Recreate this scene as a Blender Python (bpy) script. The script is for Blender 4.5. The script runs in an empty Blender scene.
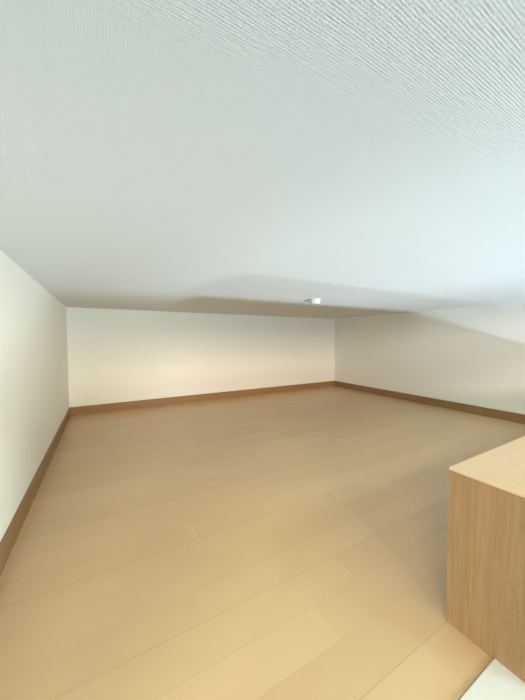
import bpy, bmesh, math
from mathutils import Vector

sc = bpy.context.scene
COL = sc.collection

# ------------------------------------------------------------------ sizes (metres)
XL, XR = -0.2987, 3.0591        # side walls of the loft
YB = 3.1935                     # back wall
H = 1.0221                      # loft ceiling
XP, YP, HP = 0.7442, 0.3742, 0.3971   # guard wall: end corner and height
YE = 0.20                       # open edge of the loft
YG = 0.2737                     # where the flooring stops at the ledge
ZL = -3.90                      # floor of the room below
YW = -6.00                      # window wall of the room below
XW = -2.80                      # far side of the room below
T = 0.10
ZU = 2.40                       # ceiling of the room below (open to the loft)
YC = 0.05                       # where the low ceiling ends

# ------------------------------------------------------------------ node helpers
def new_mat(name):
    m = bpy.data.materials.new(name)
    m.use_nodes = True
    nt = m.node_tree
    return m, nt, nt.nodes['Principled BSDF']

class N:
    def __init__(s, nt): s.nt = nt
    def put(s, sock, v):
        if isinstance(v, bpy.types.NodeSocket): s.nt.links.new(v, sock)
        elif v is not None: sock.default_value = v
    def math(s, op, a, b=None, c=None):
        n = s.nt.nodes.new('ShaderNodeMath'); n.operation = op
        s.put(n.inputs[0], a)
        if b is not None: s.put(n.inputs[1], b)
        if c is not None: s.put(n.inputs[2], c)
        return n.outputs[0]
    def pos(s):
        g = s.nt.nodes.new('ShaderNodeNewGeometry')
        x = s.nt.nodes.new('ShaderNodeSeparateXYZ')
        s.nt.links.new(g.outputs['Position'], x.inputs[0])
        return x.outputs
    def xyz(s, x, y, z=0.0):
        n = s.nt.nodes.new('ShaderNodeCombineXYZ')
        for i, v in enumerate((x, y, z)): s.put(n.inputs[i], v)
        return n.outputs[0]
    def noise(s, vec, scale=1.0, detail=2.0, rough=0.5):
        n = s.nt.nodes.new('ShaderNodeTexNoise')
        s.put(n.inputs['Vector'], vec)
        n.inputs['Scale'].default_value = scale
        n.inputs['Detail'].default_value = detail
        n.inputs['Roughness'].default_value = rough
        return n.outputs['Fac']
    def rand(s, vec):
        n = s.nt.nodes.new('ShaderNodeTexWhiteNoise'); n.noise_dimensions = '3D'
        s.put(n.inputs['Vector'], vec)
        return n.outputs['Value']
    def mix(s, f, a, b):
        n = s.nt.nodes.new('ShaderNodeMix'); n.data_type = 'RGBA'
        s.put(n.inputs[0], f); s.put(n.inputs[6], a); s.put(n.inputs[7], b)
        return n.outputs[2]
    def bump(s, h, dist, strength=1.0):
        n = s.nt.nodes.new('ShaderNodeBump')
        s.put(n.inputs['Height'], h)
        n.inputs['Distance'].default_value = dist
        n.inputs['Strength'].default_value = strength
        return n.outputs['Normal']

def lin(r, g, b):
    f = lambda c: (c/255/12.92) if c/255 <= 0.04045 else ((c/255+0.055)/1.055)**2.4
    return (f(r), f(g), f(b), 1.0)

# woven wallpaper: ribs along axis a, counted along axis b
def wallpaper(name, base, ia, ib, depth):
    m, nt, p = new_mat(name); n = N(nt); P = n.pos()
    a, b = P[ia], P[ib]
    warp = n.noise(n.xyz(n.math('MULTIPLY', a, 14.0), n.math('MULTIPLY', b, 14.0)), 1.0, 3.0)
    b2 = n.math('ADD', b, n.math('MULTIPLY', warp, 0.003))
    a2 = n.math('ADD', a, n.math('MULTIPLY', warp, 0.004))
    rib = n.math('SINE', n.math('MULTIPLY', b2, 2*math.pi/0.0031))
    cross = n.math('SINE', n.math('MULTIPLY', a2, 2*math.pi/0.0027))
    coarse = n.noise(n.xyz(n.math('MULTIPLY', a, 110.0), n.math('MULTIPLY', b, 150.0)), 1.0, 3.0, 0.7)
    slub = n.noise(n.xyz(n.math('MULTIPLY', a, 40.0), n.math('MULTIPLY', b, 330.0)), 1.0, 2.0)
    thr = n.noise(n.xyz(n.math('MULTIPLY', a, 380.0), n.math('MULTIPLY', b, 45.0)), 1.0, 2.0)
    patch = n.noise(n.xyz(n.math('MULTIPLY', a, 90.0), n.math('MULTIPLY', b, 60.0)), 1.0, 2.0)
    h = n.math('ADD', n.math('MULTIPLY', rib, n.math('MULTIPLY', patch, 0.42)), n.math('MULTIPLY', cross, n.math('MULTIPLY', patch, 0.42)))
    h = n.math('ADD', h, n.math('MULTIPLY', coarse, 1.5))
    h = n.math('ADD', h, n.math('MULTIPLY', slub, 1.0))
    h = n.math('ADD', h, n.math('MULTIPLY', thr, 0.8))
    nt.links.new(n.bump(h, depth), p.inputs['Normal'])
    p.inputs['Base Color'].default_value = base
    p.inputs['Roughness'].default_value = 0.75
    p.inputs['Specular IOR Level'].default_value = 0.25
    return m

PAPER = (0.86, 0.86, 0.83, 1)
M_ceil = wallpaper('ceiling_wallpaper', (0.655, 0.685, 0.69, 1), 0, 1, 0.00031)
M_wx = wallpaper('wallpaper_side', PAPER, 2, 1, 0.0003)
M_wy = wallpaper('wallpaper_back', (0.85, 0.835, 0.80, 1), 2, 0, 0.0003)
M_ledge = wallpaper('wallpaper_ledge', (0.68, 0.70, 0.69, 1), 0, 1, 0.00018)

def floor_material():
    m, nt, p = new_mat('maple_flooring'); n = N(nt); P = n.pos()
    x, y = P[0], P[1]
    vb = n.math('DIVIDE', n.math('SUBTRACT', y, 0.370), 0.303)
    row = n.math('FLOOR', vb)
    fb = n.math('MULTIPLY', n.math('FRACT', vb), 0.303)             # distance into the board
    vs = n.math('MULTIPLY', vb, 3.0)
    strip = n.math('FLOOR', vs)
    fs = n.math('MULTIPLY', n.math('FRACT', vs), 0.101)
    # end joints of the boards, shifted a third of a board from row to row
    ub = n.math('DIVIDE', n.math('SUBTRACT', n.math('SUBTRACT', x, 0.893),
                n.math('MULTIPLY', n.math('SUBTRACT', row, 1.0), -0.606)), 1.818)
    board = n.math('FLOOR', ub)
    fu = n.math('MULTIPLY', n.math('FRACT', ub), 1.818)
    # staves inside a strip
    rs = n.rand(n.xyz(strip, board, 3.7))
    us = n.math('DIVIDE', n.math('ADD', fu, n.math('MULTIPLY', rs, 0.5)), 0.61)
    stave = n.math('FLOOR', us)
    fst = n.math('MULTIPLY', n.math('FRACT', us), 0.61)
    tone = n.rand(n.xyz(strip, n.math('ADD', stave, n.math('MULTIPLY', board, 7.0)), 1.3))
    tone2 = n.rand(n.xyz(row, board, 8.1))
    def line(f, w):      # 1 on the seam, 0 off it
        e = n.math('MINIMUM', f, 10.0)
        return n.math('SUBTRACT', 1.0, n.math('SMOOTH_MIN', n.math('DIVIDE', e, w), 1.0, 0.15))
    sb = n.math('MAXIMUM', line(fb, 0.0032), 0.0)
    sj = n.math('MAXIMUM', line(fu, 0.0028), 0.0)
    ss = n.math('MULTIPLY', n.math('MAXIMUM', line(fs, 0.0025), 0.0), 0.6)
    st = n.math('MULTIPLY', n.math('MAXIMUM', line(fst, 0.0018), 0.0), 0.15)
    seam = n.math('MAXIMUM', n.math('MAXIMUM', sb, sj), n.math('MAXIMUM', ss, st))
    grain = n.noise(n.xyz(n.math('MULTIPLY', x, 5.0), n.math('MULTIPLY', y, 130.0), n.math('MULTIPLY', tone, 30.0)), 1.0, 4.0, 0.6)
    cloud = n.noise(n.xyz(n.math('MULTIPLY', x, 3.0), n.math('MULTIPLY', y, 14.0), n.math('MULTIPLY', tone, 50.0)), 1.0, 3.0)
    t = n.math('ADD', n.math('MULTIPLY', tone, 0.45), n.math('MULTIPLY_ADD', tone2, 0.15, 0.075))
    t = n.math('ADD', t, n.math('MULTIPLY', grain, 0.28))
    t = n.math('ADD', t, n.math('MULTIPLY', n.math('SUBTRACT', cloud, 0.5), 0.45))
    c = n.mix(t, FL_DARK, FL_LIGHT)
    c = n.mix(n.math('MULTIPLY', seam, 0.55), c, (0.24, 0.14, 0.065, 1))
    nt.links.new(c, p.inputs['Base Color'])
    nt.links.new(n.bump(n.math('SUBTRACT', n.math('MULTIPLY', grain, 0.12), seam), 0.0004), p.inputs['Normal'])
    p.inputs['Roughness'].default_value = 0.36
    p.inputs['Specular IOR Level'].default_value = 0.5
    return m
FL_DARK = (0.555, 0.378, 0.207, 1)
FL_LIGHT = (0.655, 0.464, 0.270, 1)
M_floor = floor_material()

# fine-grained wood; g = axis the grain runs along, k/l the other two
def wood(name, dark, light, g, coarse=1.0, rough=0.5, strength=1.0):
    m, nt, p = new_mat(name); n = N(nt); P = n.pos()
    o = [i for i in (0, 1, 2) if i != g]
    f1 = n.noise(n.xyz(n.math('MULTIPLY', P[g], 9.0*coarse), n.math('MULTIPLY', P[o[0]], 260.0*coarse), n.math('MULTIPLY', P[o[1]], 260.0*coarse)), 1.0, 3.0, 0.6)
    f2 = n.noise(n.xyz(n.math('MULTIPLY', P[g], 1.6), n.math('MULTIPLY', P[o[0]], 22.0), n.math('MULTIPLY', P[o[1]], 22.0)), 1.0, 4.0, 0.6)
    fleck = n.noise(n.xyz(n.math('MULTIPLY', P[g], 90.0), n.math('MULTIPLY', P[o[0]], 420.0), n.math('MULTIPLY', P[o[1]], 420.0)), 1.0, 1.0)
    fl = n.math('MULTIPLY', n.math('MAXIMUM', n.math('SUBTRACT', fleck, 0.66), 0.0), 3.0*strength)
    t = n.math('ADD', n.math('MULTIPLY', f1, 0.95), n.math('MULTIPLY', f2, 0.85))
    t = n.math('SUBTRACT', t, 0.40)
    t = n.math('SUBTRACT', t, fl)
    nn = nt.nodes.new('ShaderNodeClamp'); nt.links.new(t, nn.inputs[0])
    c = n.mix(nn.outputs[0], dark, light)
    nt.links.new(c, p.inputs['Base Color'])
    nt.links.new(n.bump(f1, 0.00012), p.inputs['Normal'])
    p.inputs['Roughness'].default_value = rough
    p.inputs['Specular IOR Level'].default_value = 0.3
    return m
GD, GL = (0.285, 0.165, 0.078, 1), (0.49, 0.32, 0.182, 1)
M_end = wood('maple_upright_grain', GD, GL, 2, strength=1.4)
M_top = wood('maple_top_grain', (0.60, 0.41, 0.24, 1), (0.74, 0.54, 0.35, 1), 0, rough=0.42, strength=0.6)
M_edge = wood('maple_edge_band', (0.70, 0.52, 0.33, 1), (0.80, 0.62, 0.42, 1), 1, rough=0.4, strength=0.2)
BD, BL = (0.25, 0.135, 0.058, 1), (0.37, 0.218, 0.108, 1)
M_bx = wood('baseboard_oak_x', BD, BL, 0, 0.6, strength=0.8)
M_by = wood('baseboard_oak_y', BD, BL, 1, 0.6, strength=0.8)

def plain(name, c, rough=0.5, emit=None):
    m, nt, p = new_mat(name); n = N(nt); P = n.pos()
    v = n.noise(n.xyz(P[0], P[1], P[2]), 40.0, 2.0)
    d = tuple(k*0.93 for k in c[:3]) + (1,)
    nt.links.new(n.mix(v, d, c), p.inputs['Base Color'])
    p.inputs['Roughness'].default_value = rough
    return m
M_white = plain('white_plastic', (0.55, 0.535, 0.49, 1), 0.5)
M_dark = plain('dark_slot', (0.05, 0.05, 0.05, 1), 0.6)
M_metal = plain('window_aluminium', (0.55, 0.55, 0.54, 1), 0.4)
M_plain = plain('painted_white', (0.80, 0.80, 0.78, 1), 0.7)

def glass_material():
    m = bpy.data.materials.new('window_glass'); m.use_nodes = True
    nt = m.node_tree; nt.nodes.clear()
    o = nt.nodes.new('ShaderNodeOutputMaterial'); a = nt.nodes.new('ShaderNodeBsdfTransparent')
    g = nt.nodes.new('ShaderNodeBsdfGlossy'); g.inputs['Roughness'].default_value = 0.02
    x = nt.nodes.new('ShaderNodeMixShader'); x.inputs[0].default_value = 0.06
    nt.links.new(a.outputs[0], x.inputs[1]); nt.links.new(g.outputs[0], x.inputs[2]); nt.links.new(x.outputs[0], o.inputs[0])
    return m
M_lower = plain('muted_grey', (0.34, 0.35, 0.35, 1), 0.8)
M_glass = glass_material()

# ------------------------------------------------------------------ mesh helpers
def add_box(bm, lo, hi, bevel=0.0, seg=2):
    vs = bmesh.ops.create_cube(bm, size=1.0)['verts']
    for v in vs:
        v.co = Vector(((lo[i]+hi[i])/2 + v.co[i]*(hi[i]-lo[i]) for i in range(3)))
    if bevel:
        es = list({e for v in vs for e in v.link_edges})
        bmesh.ops.bevel(bm, geom=es, offset=bevel, segments=seg, affect='EDGES', profile=0.5)

def link(name, bm, mat, parent=None, kind=None, smooth=False):
    bmesh.ops.recalc_face_normals(bm, faces=bm.faces)
    me = bpy.data.meshes.new(name); bm.to_mesh(me); bm.free()
    me.materials.append(mat)
    if smooth:
        for f in me.polygons: f.use_smooth = True
    o = bpy.data.objects.new(name, me); COL.objects.link(o)
    if parent: o.parent = parent; o.location = -Vector(parent.location)
    if kind: o['kind'] = kind
    return o

def boxes(name, bl, mat, parent=None, kind=None, bevel=0.0, label=None):
    bm = bmesh.new()
    for lo, hi in bl: add_box(bm, lo, hi, bevel)
    o = link(name, bm, mat, parent, kind)
    if label: o['label'] = label
    return o

def structure(name, bl, mat, label, bevel=0.0):
    return boxes(name, bl, mat, None, 'structure', bevel, label)

def prism(name, prof, axis, a0, a1, mat, label):
    """profile [(u,z)] swept along axis 0 (u = y) or axis 1 (u = x)"""
    bm = bmesh.new()
    def P(a, u, z): return (a, u, z) if axis == 0 else (u, a, z)
    r0 = [bm.verts.new(P(a0, u, z)) for u, z in prof]
    r1 = [bm.verts.new(P(a1, u, z)) for u, z in prof]
    k = len(prof)
    for i in range(k): bm.faces.new((r0[i], r0[(i+1) % k], r1[(i+1) % k], r1[i]))
    bm.faces.new(r0); bm.faces.new(r1[::-1])
    o = link(name, bm, mat, None, 'structure'); o['label'] = label
    return o

# ------------------------------------------------------------------ loft shell
structure('floor', [((XL, YG, -0.012), (XR, YB, 0.0))], M_floor, 'pale maple plank floor of the low loft')
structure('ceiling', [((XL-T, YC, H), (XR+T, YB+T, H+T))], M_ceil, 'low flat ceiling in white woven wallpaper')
structure('wall_back', [((XL-T, YB, -0.2), (XR+T, YB+T, H))], M_wy, 'cream white wall at the far end of the loft')
structure('wall_left', [((XL-T, YE, -0.2), (XL, YB, H))], M_wx, 'white wallpapered wall on the left of the loft')
structure('wall_right', [((XR, YE+T, -0.2), (XR+T, YB, H))], M_wx, 'white wallpapered wall on the right of the loft')
structure('floor_below_joists', [((XL, YE, -0.2), (XR, YB, -0.012))], M_plain, 'floor deck under the loft planks').name = 'trim_2'
led = structure('trim_1', [((XL, YE, -0.012), (XR, YG-0.0012, 0.004))], M_ledge,
                'white wallpapered ledge along the open edge of the loft floor', 0.0)
bv = led.modifiers.new('bevel', 'BEVEL'); bv.width = 0.002; bv.segments = 3

BBH, BBT = 0.080, 0.009
def bb_prof(u0, s):     # skirting: flat face, small rounded top
    pts = [(0, 0), (BBT, 0), (BBT, BBH-0.013), (BBT-0.0025, BBH-0.0125), (BBT-0.0025, BBH-0.010), (BBT, BBH-0.0095), (BBT, BBH-0.004), (BBT-0.0012, BBH-0.0015), (BBT-0.004, BBH), (0, BBH)]
    return [(u0+s*u, z) for u, z in pts]
prism('baseboard_left', bb_prof(XL, 1), 1, YG, YB, M_by, 'brown wood baseboard along the left wall')
prism('baseboard_right', bb_prof(XR, -1), 1, YP, YB, M_by, 'brown wood baseboard along the right wall')
prism('baseboard_back', bb_prof(YB, -1), 0, XL+BBT, XR-BBT, M_bx, 'brown wood baseboard along the far wall')

# ------------------------------------------------------------------ guard wall of maple panels
gw = bpy.data.objects.new('low_guard_wall', None); COL.objects.link(gw)
gw.location = (XP, YE, 0)
gw['label'] = 'light maple boxy low guard wall with a flat top beside the white ledge at the right'
gw['category'] = 'guard wall'
tt, pt = 0.006, 0.018
Z0 = 0.0042
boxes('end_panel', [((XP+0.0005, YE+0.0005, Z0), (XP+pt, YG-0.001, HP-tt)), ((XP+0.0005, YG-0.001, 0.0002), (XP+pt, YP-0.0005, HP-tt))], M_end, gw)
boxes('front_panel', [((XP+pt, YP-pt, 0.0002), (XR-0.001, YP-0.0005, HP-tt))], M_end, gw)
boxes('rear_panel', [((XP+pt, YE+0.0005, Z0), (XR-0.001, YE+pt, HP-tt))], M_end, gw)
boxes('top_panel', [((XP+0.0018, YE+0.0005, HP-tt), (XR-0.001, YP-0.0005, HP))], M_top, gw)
e = boxes('edge_band', [((XP, YE, HP-tt-0.0005), (XP+0.0018, YP, HP+0.0002))], M_edge, gw)
e['label'] = 'paler edge strip of the top'

# ------------------------------------------------------------------ ceiling socket
def lathe(name, prof, c, mat, parent, seg=40, sx=1.0):
    bm = bmesh.new(); rings = []
    for r, z in prof:
        rings.append([bm.verts.new((c[0]+sx*r*math.cos(2*math.pi*i/seg), c[1]+r*math.sin(2*math.pi*i/seg), c[2]+z)) for i in range(seg)])
    for a, b in zip(rings, rings[1:]):
        for i in range(seg): bm.faces.new((a[i], a[(i+1) % seg], b[(i+1) % seg], b[i]))
    bm.faces.new(rings[0]); bm.faces.new(rings[-1][::-1])
    o = link(name, bm, mat, parent)
    md = o.modifiers.new('bevel', 'BEVEL'); md.width = 0.0015; md.segments = 2; md.limit_method = 'ANGLE'
    return o
SX, SY = 1.42, 1.700
cs = bpy.data.objects.new('lamp_socket', None); COL.objects.link(cs); cs.location = (SX, SY, H)
cs['label'] = 'small round white ceiling lamp socket fixed to the low ceiling near the far wall'
cs['category'] = 'lamp socket'
lathe('base_plate', [(0.047, -0.0005), (0.047, -0.006), (0.044, -0.010)], (SX, SY, H), M_white, cs)
lathe('socket_body', [(0.041, -0.010), (0.040, -0.032), (0.037, -0.036)], (SX, SY, H), M_white, cs)
for s in (-1, 1):
    sl = boxes('slot', [((SX+s*0.015-0.003, SY-0.009, H-0.0370), (SX+s*0.015+0.003, SY+0.009, H-0.0358))], M_dark, cs)
    sl['label'] = 'dark contact slot'

# ------------------------------------------------------------------ the room below the open edge
structure('wall_front', [((XL-T, YE, ZL), (XR, YE+T, -0.2))], M_lower, 'grey wall below the loft edge')
structure('wall_far_left', [((XW, YE, ZL), (XL-T, YE+T, ZU))], M_lower, 'grey wall left of the loft opening')
structure('wall_header', [((XL-T, YC, H+T), (XR, YC+T, ZU))], M_plain, 'white wall above the low ceiling edge')
structure('wall_side_right', [((XR, YW, ZL), (XR+T, -2.75, ZU)), ((XR, -1.65, ZL), (XR+T, YE+T, ZU)),
          ((XR, -2.75, ZL), (XR+T, -1.65, -0.30)), ((XR, -2.75, 0.90), (XR+T, -1.65, ZU))], M_lower, 'grey wall of the room below')
structure('ceiling_upper', [((XW-T, YW-T, ZU), (XR+T, YE+T, ZU+T))], M_plain, 'high ceiling of the room below')
structure('wall_side', [((XW-T, YW, ZL), (XW, YE+T, ZU))], M_lower, 'grey side wall of the room below')
structure('floor_lower', [((XW-T, YW-T, ZL-T), (XR+T, YE+T, ZL))], M_lower, 'grey floor of the room below')

structure('light_blocker', [((-1.8, -2.10, ZL), (1.02, -1.98, -0.50))], M_plain, 'unseen half-height blocker added to keep low light off the left')  # added out of view to block low light from the loft's left side

# window wall with openings  (x0, x1, z0, z1)
WINS = [(1.1, 2.8, -3.85, -1.55), (-2.4, 2.6, -0.6, 0.93), (-2.4, 2.6, 1.25, 2.30)]
xs = sorted({XW-T, XR+T} | {w[i] for w in WINS for i in (0, 1)})
zs = sorted({ZL, ZU} | {w[i] for w in WINS for i in (2, 3)})
cells = []
for a, b in zip(xs, xs[1:]):
    for c, d in zip(zs, zs[1:]):
        mx, mz = (a+b)/2, (c+d)/2
        if not any(w[0] < mx < w[1] and w[2] < mz < w[3] for w in WINS):
            cells.append(((a, YW-T, c), (b, YW, d)))
structure('wall_window', cells, M_lower, 'grey window wall of the room below')
for i, (x0, x1, z0, z1) in enumerate(WINS):
    f = 0.035
    fr = [((x0, YW-0.07, z0), (x0+f, YW-0.03, z1)), ((x1-f, YW-0.07, z0), (x1, YW-0.03, z1)),
          ((x0+f, YW-0.07, z0), (x1-f, YW-0.03, z0+f)), ((x0+f, YW-0.07, z1-f), (x1-f, YW-0.03, z1))]
    w = structure('window_%d' % (i+1), fr, M_metal, 'aluminium window frame')
    boxes('pane', [((x0+f, YW-0.053, z0+f), (x1-f, YW-0.047, z1-f))], M_glass, w)

w4 = structure('window_4', [((XR+0.03, -2.75, -0.30), (XR+0.07, -2.715, 0.90)), ((XR+0.03, -1.685, -0.30), (XR+0.07, -1.65, 0.90)),  # unseen window, added to go with the side fill light
                            ((XR+0.03, -2.715, -0.30), (XR+0.07, -1.685, -0.265)), ((XR+0.03, -2.715, 0.865), (XR+0.07, -1.685, 0.90))],
               M_metal, 'aluminium frame added around the side fill light')
boxes('pane', [((XR+0.047, -2.715, -0.265), (XR+0.053, -1.685, 0.865))], M_glass, w4)
# unseen housings added to carry the two overhead fill lights
structure('fill_housing_left', [((-2.76, -2.32, 2.36), (-1.44, -1.48, ZU))], M_plain, 'flat housing added for the left overhead fill light')
structure('fill_housing_right', [((1.69, -2.31, 2.36), (2.31, -1.69, ZU))], M_plain, 'square housing added for the right overhead fill light')

# ------------------------------------------------------------------ light
def area(name, loc, target, sx, sz, power, col, spread=180):
    d = bpy.data.lights.new(name, 'AREA'); d.shape = 'RECTANGLE'; d.size = sx; d.size_y = sz
    d.energy = power; d.spread = math.radians(spread); d.color = col
    o = bpy.data.objects.new(name, d); COL.objects.link(o); o.location = loc
    o.rotation_euler = (Vector(target)-Vector(loc)).to_track_quat('-Z', 'Y').to_euler()
    return o
K = 1.0
area('daylight_low', (1.40, YW+0.02, -1.82), (1.7, 1.6, 1.02), 0.45, 0.24, 64.0, (0.685, 0.852, 1.000), 45)
area('daylight_floor_level', (1.98, YW+0.02, -3.57), (1.6, 1.0, 1.02), 0.5, 0.3, 15.0, (0.667, 0.867, 1.000), 45)
area('daylight_high', (0.9, YW+0.02, 0.17), (0.4, 3.0, 0.4), 2.4, 1.4, 36.0, (0.750, 1.000, 1.000), 90)
area('daylight_top_left', (-1.6, YW+0.02, 1.78), (0.4, 3.0, 0.4), 1.6, 0.95, 68.0, (1.000, 0.965, 0.89), 90)
area('daylight_top_right', (1.4, YW+0.02, 1.78), (0.4, 3.0, 0.4), 2.0, 0.95, 55.0, (1.000, 0.691, 0.364), 90)
area('fill_side', (XR-0.02, -2.2, 0.3), (-0.3, 1.0, 0.3), 0.9, 1.0, 20.0, (0.88, 1.0, 0.88), 75)  # side fill, added to brighten the left wall
area('fill_overhead_left', (-2.1, -1.9, 2.34), (0.9, 0.9, 0.0), 1.3, 0.8, 46.0, (1.000, 0.98, 0.70), 100)  # overhead fill, added to brighten the floor by the guard wall
area('fill_overhead_right', (2.0, -2.0, 2.34), (0.6, 1.5, 0.0), 0.6, 0.6, 27.0, (0.630, 1.000, 0.926), 120)  # second added overhead fill for the floor, not a known lamp

wd = bpy.data.worlds.new('sky'); sc.world = wd; wd.use_nodes = True
bg = wd.node_tree.nodes['Background']; bg.inputs[0].default_value = (0.75, 0.88, 1.0, 1); bg.inputs[1].default_value = 0.25

# ------------------------------------------------------------------ camera
cd = bpy.data.cameras.new('camera'); cam = bpy.data.objects.new('camera', cd); COL.objects.link(cam)
cd.sensor_fit = 'VERTICAL'; cd.sensor_height = 24.0; cd.lens = 24.0*281.507/700.0
cd.clip_start = 0.01
yaw, pit, roll = math.radians(29.3816), math.radians(2.1934), math.radians(-0.1888)
fw = Vector((math.sin(yaw)*math.cos(pit), math.cos(yaw)*math.cos(pit), -math.sin(pit)))
rt = Vector((math.cos(yaw), -math.sin(yaw), 0)); up = rt.cross(fw)
r2 = rt*math.cos(roll)+up*math.sin(roll)*(1); u2 = up*math.cos(roll)-rt*math.sin(roll)
from mathutils import Matrix
Mx = Matrix((r2, u2, -fw)).transposed().to_4x4(); Mx.translation = Vector((0, 0, 0.7175))
cam.matrix_world = Mx
sc.camera = cam

sc.view_settings.view_transform = 'Standard'; sc.view_settings.look = 'None'
sc.view_settings.gamma = 1.0; sc.view_settings.use_curve_mapping = False
sc.view_settings.exposure = -0.02
sc.cycles.max_bounces = 12; sc.cycles.diffuse_bounces = 8
sc.cycles.use_denoising = True
